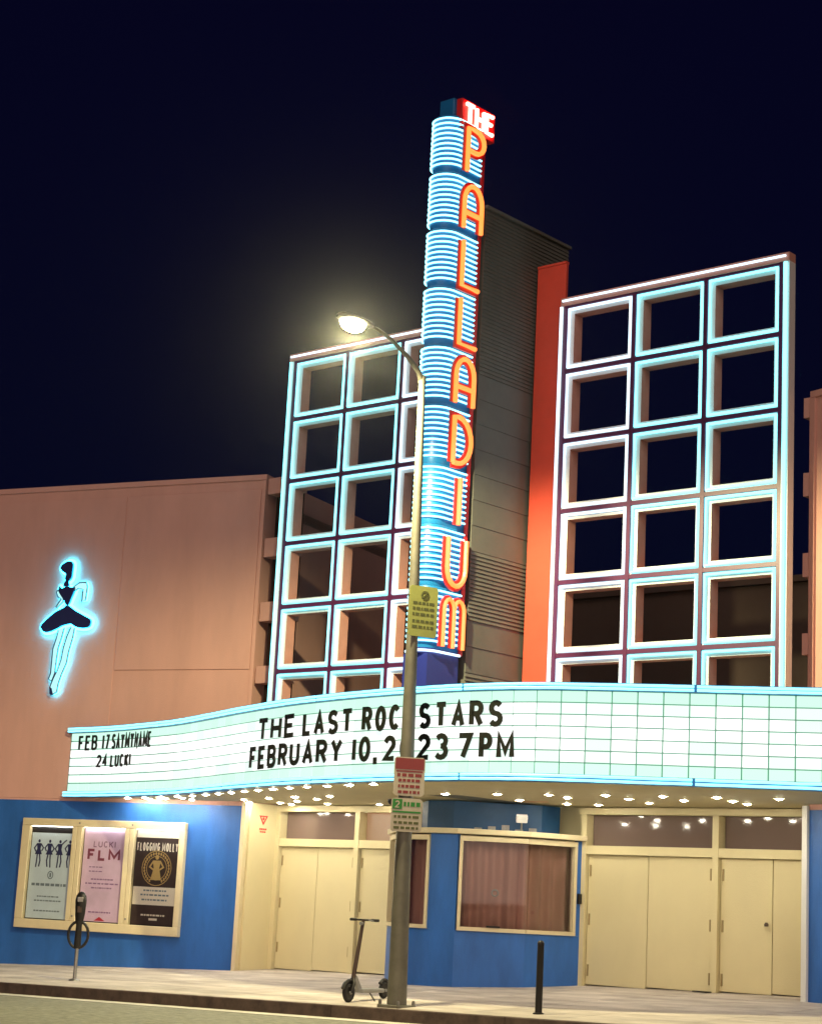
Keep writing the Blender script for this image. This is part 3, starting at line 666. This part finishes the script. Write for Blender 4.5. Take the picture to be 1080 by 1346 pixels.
for nm, P, dz in (('leg', l1, .0), ('leg', l2, .004), ('arm', ar, .0), ('arm', al, .0)):
    lg = obj(nm, MB().prism(P, .075 + dz, .088 + dz, FL), E_LEG, dn)
    obj('outline', MB().tube([FL(a, b_, .094 + dz) for a, b_ in P], .012, 5), M_NAVY, lg)
    obj('neon_outline', MB().tube([FL(a, b_, .05) for a, b_ in P], .016, 5), E_AQUA, lg)
obj('shoe', MB().prism([(-4.55, 3.86), (-4.50, 3.84), (-4.46, 3.72), (-4.50, 3.69), (-4.54, 3.74)], .095, .11, FL), M_NAVY, dn)

# ------------------------------------------------------------------ poster case and posters
pc = thing('poster_case', tuple(FL(-3.0, -.77, .01)), 'cream framed display case for three posters on the blue wall', 'poster case')
pcx = [(-4.70, -3.70), (-3.48, -2.50), (-2.29, -1.30)]
zp0, zp1 = -.60, 1.17
for x0, x1, z0, z1 in ((-4.88, -1.18, 1.17, 1.31), (-4.88, -1.18, -.77, -.60)): obj('rail', MB().box(x0, x1, z0, z1, .013, .12, FL), M_CREAM, pc, bevel=.012)
for x0, x1 in ((-4.88, -4.70), (-3.70, -3.595), (-3.585, -3.48), (-2.50, -2.395), (-2.385, -2.29), (-1.30, -1.18)): obj('stile', MB().box(x0, x1, zp0 + .001, zp1 - .001, .013, .118, FL), M_CREAM, pc, bevel=.008)
for x0, x1 in pcx:
    obj('back_board', MB().box(x0, x1, zp0, zp1, .014, .03, FL), M_DARK, pc)
    obj('pane', MB().box(x0 + .001, x1 - .001, zp0 + .002, zp1 - .002, .095, .10, FL), G_CASE, pc)
    obj('added_fill_strip', MB().box(x0 + .03, x1 - .03, zp1 - .012, zp1 - .004, .050, .09, FL), E_CASE, pc)  # unseen glowing strip added to brighten the posters
for x in (-3.59, -2.39):
    for z in (-.5, 1.24): obj('lock', MB().tube([FL(x + .05, z, .118), FL(x + .05, z, .128)], .018, 8), M_STEEL, pc)
def poster(i, label, paper):
    x0, x1 = pcx[i]; p = thing('poster', tuple(FL((x0 + x1) / 2, zp0, .03)), label, 'poster', 'posters in the display case')
    obj('sheet', MB().box(x0 + .02, x1 - .02, zp0 + .02, zp1 - .03, .031, .036, FL), paper, p); return p, x0
INK = mat('ink_navy', (0.02, 0.025, 0.10), .6); INKG = mat('ink_grey', (0.16, 0.22, 0.27), .6); INKP = mat('ink_plum', (0.24, 0.05, 0.10), .6)
p1, x0 = poster(0, 'pale blue poster with four dark dancing figures', mat('paper_blue', (0.60, 0.75, 0.86), .5, var=.10, scale=2))
obj('banner', MB().box(x0 + .02, x0 + .98, 1.04, 1.139, .0365, .039, FL), M_DARK, p1)
def dancer(cx, z0, h, flip, armup):
    m = MB(); s_ = h; q = lambda pts: [(cx + flip * a * s_, z0 + b_ * s_) for a, b_ in pts]
    m.prism(q(arc(0, .94, .05, .06, 0, 330, 9)), .0365, .039, FL)
    m.prism(q([(-.1, .86), (.1, .86), (.07, .66), (.15, .46), (-.16, .46), (-.07, .66)]), .0365, .0395, FL)
    m.ribbon(q([(-.05, .47), (-.06, .24), (-.08, 0)]), .055 * s_, .0365, .038, FL); m.ribbon(q([(.05, .47), (.09, .24), (.05, .02)]), .055 * s_, .0365, .0383, FL)
    m.ribbon(q([(-.08, .84), (-.2, .68), (-.12, .56)]), .045 * s_, .0365, .0405, FL)
    m.ribbon(q([(.08, .84), (.2, .95 if armup else .7), (.28 if armup else .13, 1.0 if armup else .58)]), .045 * s_, .0365, .0407, FL)
    obj('figure', m, INK, p1)
for cx, fl_, up_ in ((-4.50, 1, 0), (-4.25, -1, 0), (-4.01, 1, 1), (-3.78, -1, 0)): dancer(cx, .38, .53, fl_, up_)
m = MB(); m.ribbon(arc(-4.18, .24, .06, .07, 0, 330, 11), .02, .0365, .038, FL, True); m.box(-4.2, -4.16, .2, .28, .0365, .039, FL); obj('emblem', m, INKG, p1)
m = MB(); dashes(m, -4.6, .03, .8, .05, .0365, .038, FL, 8, 5)
for k, (z, w) in enumerate(((-.18, .5), (-.26, .62), (-.45, .6))): dashes(m, -4.2 - w / 2, z, w, .025, .0365, .038, FL, 9, 9 + k)
STUFF('lettering', m, INKG, p1)
p2, x0 = poster(1, 'pink lilac poster with big plum letters', mat('paper_lilac', (0.78, 0.58, 0.82), .5, var=.13, scale=2.5))
text_parts('LUCKI', -3.24, .80, .5, .12, .02, .0365, .038, FL, mat('ink_lilac', (.30, .16, .30), .6), p2)
text_parts('FLM', -3.36, .55, .74, .22, .05, .0365, .038, FL, INKP, p2)
m = MB()
for k, (z, w) in enumerate(((.19, .5), (.11, .74), (.03, .46), (-.42, .5))): dashes(m, -2.99 - w / 2, z, w, .026, .0365, .038, FL, 8, 20 + k)
for z in (.42, .34): dashes(m, -3.3, z, .3, .02, .0365, .038, FL, 4, 60)
STUFF('fine_print', m, mat('ink_violet', (.30, .16, .36), .6), p2)
m = MB().prism([(-3.1, -.565), (-2.85, -.565), (-2.93, -.52), (-2.98, -.49), (-3.03, -.52)], .0365, .038, FL); obj('badge', m, mat('ink_red', (.5, .03, .06), .6), p2)
p3, x0 = poster(2, 'dark brown poster with cream title and gold ring emblem', mat('paper_brown', (0.045, 0.028, 0.028), .5, var=.2, scale=3))
CRM = mat('ink_cream', (.80, .76, .66), .6); GLD = mat('ink_gold', (.50, .36, .14), .5)
m = MB().box(x0 + .02, x0 + .97, 1.02, 1.139, .0365, .038, FL); obj('top_band', m, CRM, p3)
text_parts('FLOGGING', -2.25, .77, .50, .16, .022, .0365, .038, FL, CRM, p3); text_parts('MOLLY', -1.70, .77, .35, .16, .022, .0365, .038, FL, CRM, p3)
m = MB(); cx, cz = -1.79, .46
for k in range(26):
    a = R(-60 + 300 * k / 25 + 0) if True else 0
    aa = R(120 + 0) if False else a
    px, pz = cx + .27 * math.cos(aa), cz + .27 * math.sin(aa)
    m.prism([(px + .022 * math.cos(aa + t), pz + .035 * math.sin(aa + t)) for t in (0, 1.57, 3.14, 4.71)], .0365, .0385, FL)
m.ribbon(arc(cx, cz, .22, .22, 0, 345, 23), .012, .0365, .038, FL, True)
m.ribbon(arc(cx, cz, .32, .32, 0, 345, 23), .014, .0365, .0382, FL, True); obj('ring_emblem', m, GLD, p3)
m = MB(); m.prism(arc(cx, .66, .04, .045, 0, 330, 9), .039, .041, FL); m.prism([(cx - .09, .60), (cx + .09, .60), (cx + .06, .46), (cx + .12, .24), (cx - .12, .24), (cx - .06, .46)], .039, .041, FL)
m.ribbon([(cx - .08, .58), (cx - .15, .48), (cx - .05, .42)], .03, .039, .042, FL); m.ribbon([(cx + .08, .58), (cx + .15, .48), (cx + .05, .42)], .03, .039, .042, FL); obj('figure_emblem', m, GLD, p3)
m = MB().box(x0 + .02, x0 + .97, -.22, .11, .0365, .038, FL); obj('paper_band', m, CRM, p3)
m = MB()
for k, (z, w) in enumerate(((.03, .5), (-.05, .62), (-.14, .55))): dashes(m, -1.79 - w / 2, z, w, .03, .039, .0405, FL, 8, 40 + k)
STUFF('fine_print', m, INKG, p3)
m = MB(); dashes(m, -2.06, -.42, .52, .03, .0365, .038, FL, 8, 50); m.box(-1.88, -1.70, -.50, -.46, .0365, .038, FL); STUFF('credit_line', m, CRM, p3)

# ------------------------------------------------------------------ haze volume added for the lamp's halo
hz = bpy.data.materials.new('haze'); hz.use_nodes = True; t = hz.node_tree; t.nodes.clear()
o_ = t.nodes.new('ShaderNodeOutputMaterial'); v_ = t.nodes.new('ShaderNodeVolumePrincipled'); t.links.new(v_.outputs[0], o_.inputs['Volume'])
v_.inputs['Color'].default_value = (.9, .93, 1, 1); v_.inputs['Density'].default_value = .00011; v_.inputs['Anisotropy'].default_value = .965
tag(obj('haze', MB().box(-62, 30, -3, 66, -6, 20), hz), 'thin haze added for the halo around the street lamp', kind='stuff')

# ------------------------------------------------------------------ street lamp
bx, by = -17.08, 19.85; bz = gz(bx, by)
lp = thing('street_lamp', (bx, by, bz), 'grey green street lamp on a tall tapered pole at the kerb, lit', 'street lamp')
tx, ty, tz = bx - .10, by - .03, 7.50
obj('pole', MB().tube([(bx, by, bz + .03), (bx - .025, by - .005, bz + 2.6), (bx - .055, by - .015, bz + 5.4), (tx, ty, tz)], [.135, .105, .078, .05], 16), M_POLE, lp)
m = MB().box(bx - .19, bx + .19, by - .19, by + .19, bz - .02, bz + .03); obj('base_plate', m, M_POLE, lp, bevel=.01)
for i in (-1, 1):
    for j in (-1, 1): obj('anchor_bolt', MB().lathe([(.025, 0), (.025, .04), (.015, .06)], (bx + .16 * i, by + .16 * j, bz + .03), 6), M_STEEL, lp)
arm = [(tx, ty, tz - .05), (tx, ty - .09, tz + .08), (tx, ty - .34, 7.74), (tx, 19.10, 7.90), (tx, 18.80, 7.97), (tx, 18.60, 7.98)]
obj('arm', MB().tube(arm, [.048, .040, .034, .028, .025, .024], 10), M_POLE, lp)
obj('pole_cap', MB().lathe([(.06, -.08), (.06, .02), (.03, .05), (.005, .06)], (tx, ty, tz + .0), 12), M_POLE, lp)
hd = (tx, 18.33, 7.92); m = MB(); pr = []
for k in range(9):
    a = math.pi * k / 8; y = .34 * math.cos(a); pr.append((y, .13 * math.sin(a) ** .6 + .012))
vs_ = []; fs = []; n = 10
for y, r in pr: vs_ += [(hd[0] + r * math.cos(2 * math.pi * j / n), hd[1] + y, hd[2] + .04 + max(-.02, r * .55 * math.sin(2 * math.pi * j / n))) for j in range(n)]
for i in range(8):
    for j in range(n): fs.append((i * n + j, i * n + (j + 1) % n, (i + 1) * n + (j + 1) % n, (i + 1) * n + j))
m.add(vs_, fs); m.smooth = True; hh = obj('lamp_head', m, M_POLE, lp)
m = MB(); vs_ = []; fs = []; n = 14
for r, z in ((.19, .015), (.185, -.03), (.15, -.085), (.08, -.12), (.01, -.13)): vs_ += [(hd[0] + r * .8 * math.cos(2 * math.pi * j / n), hd[1] - .04 + r * 1.15 * math.sin(2 * math.pi * j / n), hd[2] + z) for j in range(n)]
for i in range(4):
    for j in range(n): fs.append((i * n + j, i * n + (j + 1) % n, (i + 1) * n + (j + 1) % n, (i + 1) * n + j))
m.add(vs_, fs); m.smooth = True; obj('lens', m, E_LAMP, hh)
ld_ = bpy.data.lights.new('lamp_light', 'SPOT'); ll = bpy.data.objects.new('lamp_light', ld_); col.objects.link(ll); ll.parent = lp
ll.location = Vector((hd[0], hd[1] - .04, hd[2] - .2)) - lp.location
ld_.energy = 4000; ld_.color = (0.99, 0.87, 0.46); ld_.spot_size = R(173); ld_.spot_blend = .30; ld_.shadow_soft_size = .12

# signs strapped to the lamp pole
def pole_sign(label, z0, z1, w, u0, ang, paper, fn):
    n = Vector((math.cos(ang), math.sin(ang), 0)); ex = Vector((-n.y, n.x, 0))
    pz = (z0 + z1) / 2; px = bx - .10 * (pz - bz) / 9; r = .135 - .085 * (pz - bz) / 9
    o = Vector((px, by, 0)) + n * (r + .015)
    fr = frame(o, ex, en=n); s_ = thing('parking_sign', tuple(fr(0, z0, 0)), label, 'sign', 'signs on the lamp pole')
    hw = w / 2; c_ = .03
    poly = [(u0 - hw + c_, z0), (u0 + hw - c_, z0), (u0 + hw, z0 + c_), (u0 + hw, z1 - c_), (u0 + hw - c_, z1), (u0 - hw + c_, z1), (u0 - hw, z1 - c_), (u0 - hw, z0 + c_)]
    obj('plate', MB().prism(poly, 0, .006, fr), paper, s_)
    for z in (z0 + .12, z1 - .12):
        b_ = MB().tube([Vector((px, by, z)) + Vector((math.cos(k * math.pi / 8), math.sin(k * math.pi / 8), 0)) * (r + .008) for k in range(16)], .012, 4, closed=True); obj('strap', b_, M_STEEL, s_)
    fn(s_, fr, u0, z0, z1, hw); return s_
SG_Y = mat('sign_olive', (0.34, 0.36, 0.11), .5, var=.12, scale=6); SG_W = mat('sign_white', (0.50, 0.44, 0.36), .5, var=.1, scale=6); SG_R = mat('sign_maroon', (0.24, 0.035, 0.04), .5); SG_G = mat('sign_green', (0.03, 0.22, 0.04), .5); SG_I = mat('sign_ink', (.10, .11, .04), .6)
def f1(s_, fr, u, z0, z1, hw):
    m = MB(); m.ribbon(arc(u + .02, z1 - .13, .055, .055, 0, 330, 11), .022, .0065, .009, fr, True); m.ribbon([(u - .02, z1 - .17), (u + .06, z1 - .09)], .018, .0065, .0105, fr); obj('symbol', m, SG_I, s_)
    m = MB()
    for k, z in enumerate((.26, .34, .42, .52, .60)): dashes(m, u - hw * .75, z1 - z, hw * 1.5, .035, .0065, .008, fr, 5, 70 + k)
    STUFF('lettering', m, SG_I, s_)
def f2_(s_, fr, u, z0, z1, hw):
    obj('red_band', MB().box(u - hw + .015, u + hw - .015, z1 - .17, z1 - .015, .0065, .008, fr), SG_R, s_)
    m = MB(); m.box(u - hw + .03, u + hw - .03, z1 - .205, z1 - .185, .0065, .008, fr)
    dashes(m, u - hw * .8, z1 - .27, hw * 1.6, .045, .0065, .008, fr, 4, 80)
    for k, z in enumerate((.34, .42, .50)): dashes(m, u - hw * .7, z1 - z, hw * 1.4, .04, .0065, .008, fr, 5, 81 + k)
    STUFF('lettering', m, SG_R, s_)
def f3(s_, fr, u, z0, z1, hw):
    obj('green_block', MB().box(u - hw + .015, u - hw + .15, z1 - .15, z1 - .015, .0065, .008, fr), SG_G, s_)
    m = MB(); glyph(m, '2', u - hw + .05, z1 - .135, .065, .10, .018, .0085, .0105, fr); obj('numeral', m, SG_W, s_)
    m = MB(); dashes(m, u - hw + .17, z1 - .11, hw * 2 - .2, .06, .0065, .008, fr, 4, 90); m.box(u - hw + .02, u + hw - .02, z1 - .20, z1 - .175, .0065, .008, fr)
    STUFF('green_lettering', m, SG_G, s_)
    m = MB()
    for k, z in enumerate((.27, .35, .42)): dashes(m, u - hw * .8, z1 - z, hw * 1.6, .035, .0065, .008, fr, 5, 91 + k)
    STUFF('lettering', m, SG_I, s_)
pole_sign('olive yellow sign high on the lamp pole with ring symbol', 3.72, 4.44, .45, .10, R(-22), SG_Y, f1)
pole_sign('red and white sign in the middle of the lamp pole', 1.49, 2.02, .43, .02, R(-40), SG_W, f2_)
pole_sign('white sign with green number block, lowest on the lamp pole', 1.0, 1.455, .43, .0, R(-40), SG_W, f3)

# ------------------------------------------------------------------ parking meter
mx, my = -24.79, 20.66; mz = gz(mx, my)
pm_ = thing('parking_meter', (mx, my, mz), 'dark parking meter with bike loop ring in front of the posters', 'parking meter')
obj('post', MB().lathe([(.035, 0), (.03, .02), (.03, .95)], (mx, my, mz), 12), M_STEEL, pm_)
obj('foot', MB().lathe([(.10, 0), (.09, .02), (.045, .035)], (mx, my, mz), 12), M_STEEL, pm_)
obj('collar', MB().lathe([(.045, .52), (.06, .56), (.05, .9), (.075, .96)], (mx, my, mz), 12), M_DARK, pm_)
fa = frame((mx, my, 0), rt, en=-fwh)
obj('bike_loop', MB().tube([fa(.165 * math.cos(k * math.pi / 12), mz + .74 + .215 * math.sin(k * math.pi / 12), 0) for k in range(24)], .024, 8, closed=True), M_DARK, pm_)
m = MB(); hs = [(.075, .95), (.095, 1.06), (.105, 1.20), (.11, 1.30), (.095, 1.37), (.055, 1.425), (.01, 1.44)]; m.lathe(hs, (mx, my, mz), 14)
for v in m.v: v.y = my + (v.y - my) * .75
obj('head', m, M_DARK, pm_)
obj('display', MB().box(-.05, .05, mz + 1.27, mz + 1.35, .0, .095, fa), M_STEEL, pm_, bevel=.01)
obj('coin_plate', MB().box(-.035, .035, mz + 1.1, mz + 1.2, .0, .088, fa), M_BRNM, pm_)

# ------------------------------------------------------------------ scooter
fx, fy = -18.12, 20.02; hdg = Vector((.16, -1, 0)).normalized(); sid = Vector((-hdg.y, hdg.x, 0))
fz = gz(fx, fy)
sc = thing('kick_scooter', (fx, fy, fz), 'dark electric kick scooter standing beside the lamp pole base', 'scooter')
O = Vector((fx, fy, fz + .135))
rear = O - hdg * .92; rear.z = gz(rear.x, rear.y) + .12
def wheel(c, r, nm):
    w_ = obj(nm, MB().tube([c + (hdg * math.cos(a * math.pi / 12) + zz * math.sin(a * math.pi / 12)) * (r - .032) for a in range(24)], .032, 8, closed=True), M_RUB, sc)
    obj('rim', MB().tube([c - sid * .025, c + sid * .025], r - .045, 16), M_DARK, w_)
    obj('hub', MB().tube([c - sid * .045, c + sid * .045], .022, 10), M_SILV, w_)
wheel(O, .135, 'front_wheel'); wheel(rear, .12, 'rear_wheel')
neck = O + zz * .20 - hdg * .10; top = O + zz * 1.0 - hdg * .28
obj('fork', MB().tube([O + sid * .05, O + sid * .055 + zz * .13 - hdg * .045, neck], .022, 8).tube([O - sid * .05, O - sid * .055 + zz * .13 - hdg * .045, neck], .022, 8), M_DARK, sc)
obj('fender', MB().tube([O + (hdg * math.cos(a) + zz * math.sin(a)) * .16 for a in (R(20), R(50), R(80), R(110), R(140))], .03, 6), M_DARK, sc)
obj('stem', MB().tube([neck - zz * .03, neck + (top - neck) * .1, top], [.036, .03, .025], 10), M_BRNM, sc)
obj('handlebar', MB().tube([top + sid * .23 - hdg * .03, top + sid * .08, top, top - sid * .08, top - sid * .23 - hdg * .03], .014, 8), M_DARK, sc)
for k in (-1, 1): obj('grip', MB().tube([top + sid * k * .13 - hdg * .012, top + sid * k * .24 - hdg * .032], .02, 8), M_RUB, sc)
obj('headlight', MB().tube([top + hdg * .02 - zz * .05, top + hdg * .07 - zz * .05], .025, 10), M_SILV, sc)
obj('brake_lever', MB().tube([top + sid * .1 + hdg * .02, top + sid * .2 + hdg * .045 - zz * .01], .007, 6), M_SILV, sc)
dk = frame(O, -hdg, en=sid)
m = MB(); m.box(.24, .82, -.005, .055, -.085, .085, dk); obj('deck', m, M_SILV, sc, bevel=.02)
m = MB(); m.prism([(.09, .20), (.15, .24), (.30, .056), (.24, .0)], -.03, .03, dk); obj('deck_neck', m, M_SILV, sc, bevel=.01)
obj('rear_fender', MB().tube([rear + (-hdg * math.cos(a) + zz * math.sin(a)) * .145 for a in (R(20), R(50), R(80), R(110), R(140))], .028, 6), M_DARK, sc)
obj('kickstand', MB().tube([O - hdg * .45 + sid * .06, O - hdg * .40 + sid * .2 - zz * (.125)], .010, 6), M_DARK, sc)

# ------------------------------------------------------------------ bollard
gx, gy = -14.945, 20.18
bo = thing('bollard', (gx, gy, gz(gx, gy)), 'slim black post standing alone on the sidewalk before the booth', 'bollard')
obj('shaft', MB().lathe([(.048, -.02), (.045, .86), (.047, .87), (.047, .90), (.03, .925), (.004, .93)], (gx, gy, gz(gx, gy)), 14), M_DARK, bo)
obj('foot', MB().lathe([(.075, -.01), (.075, .012), (.055, .02)], (gx, gy, gz(gx, gy)), 14), M_DARK, bo)
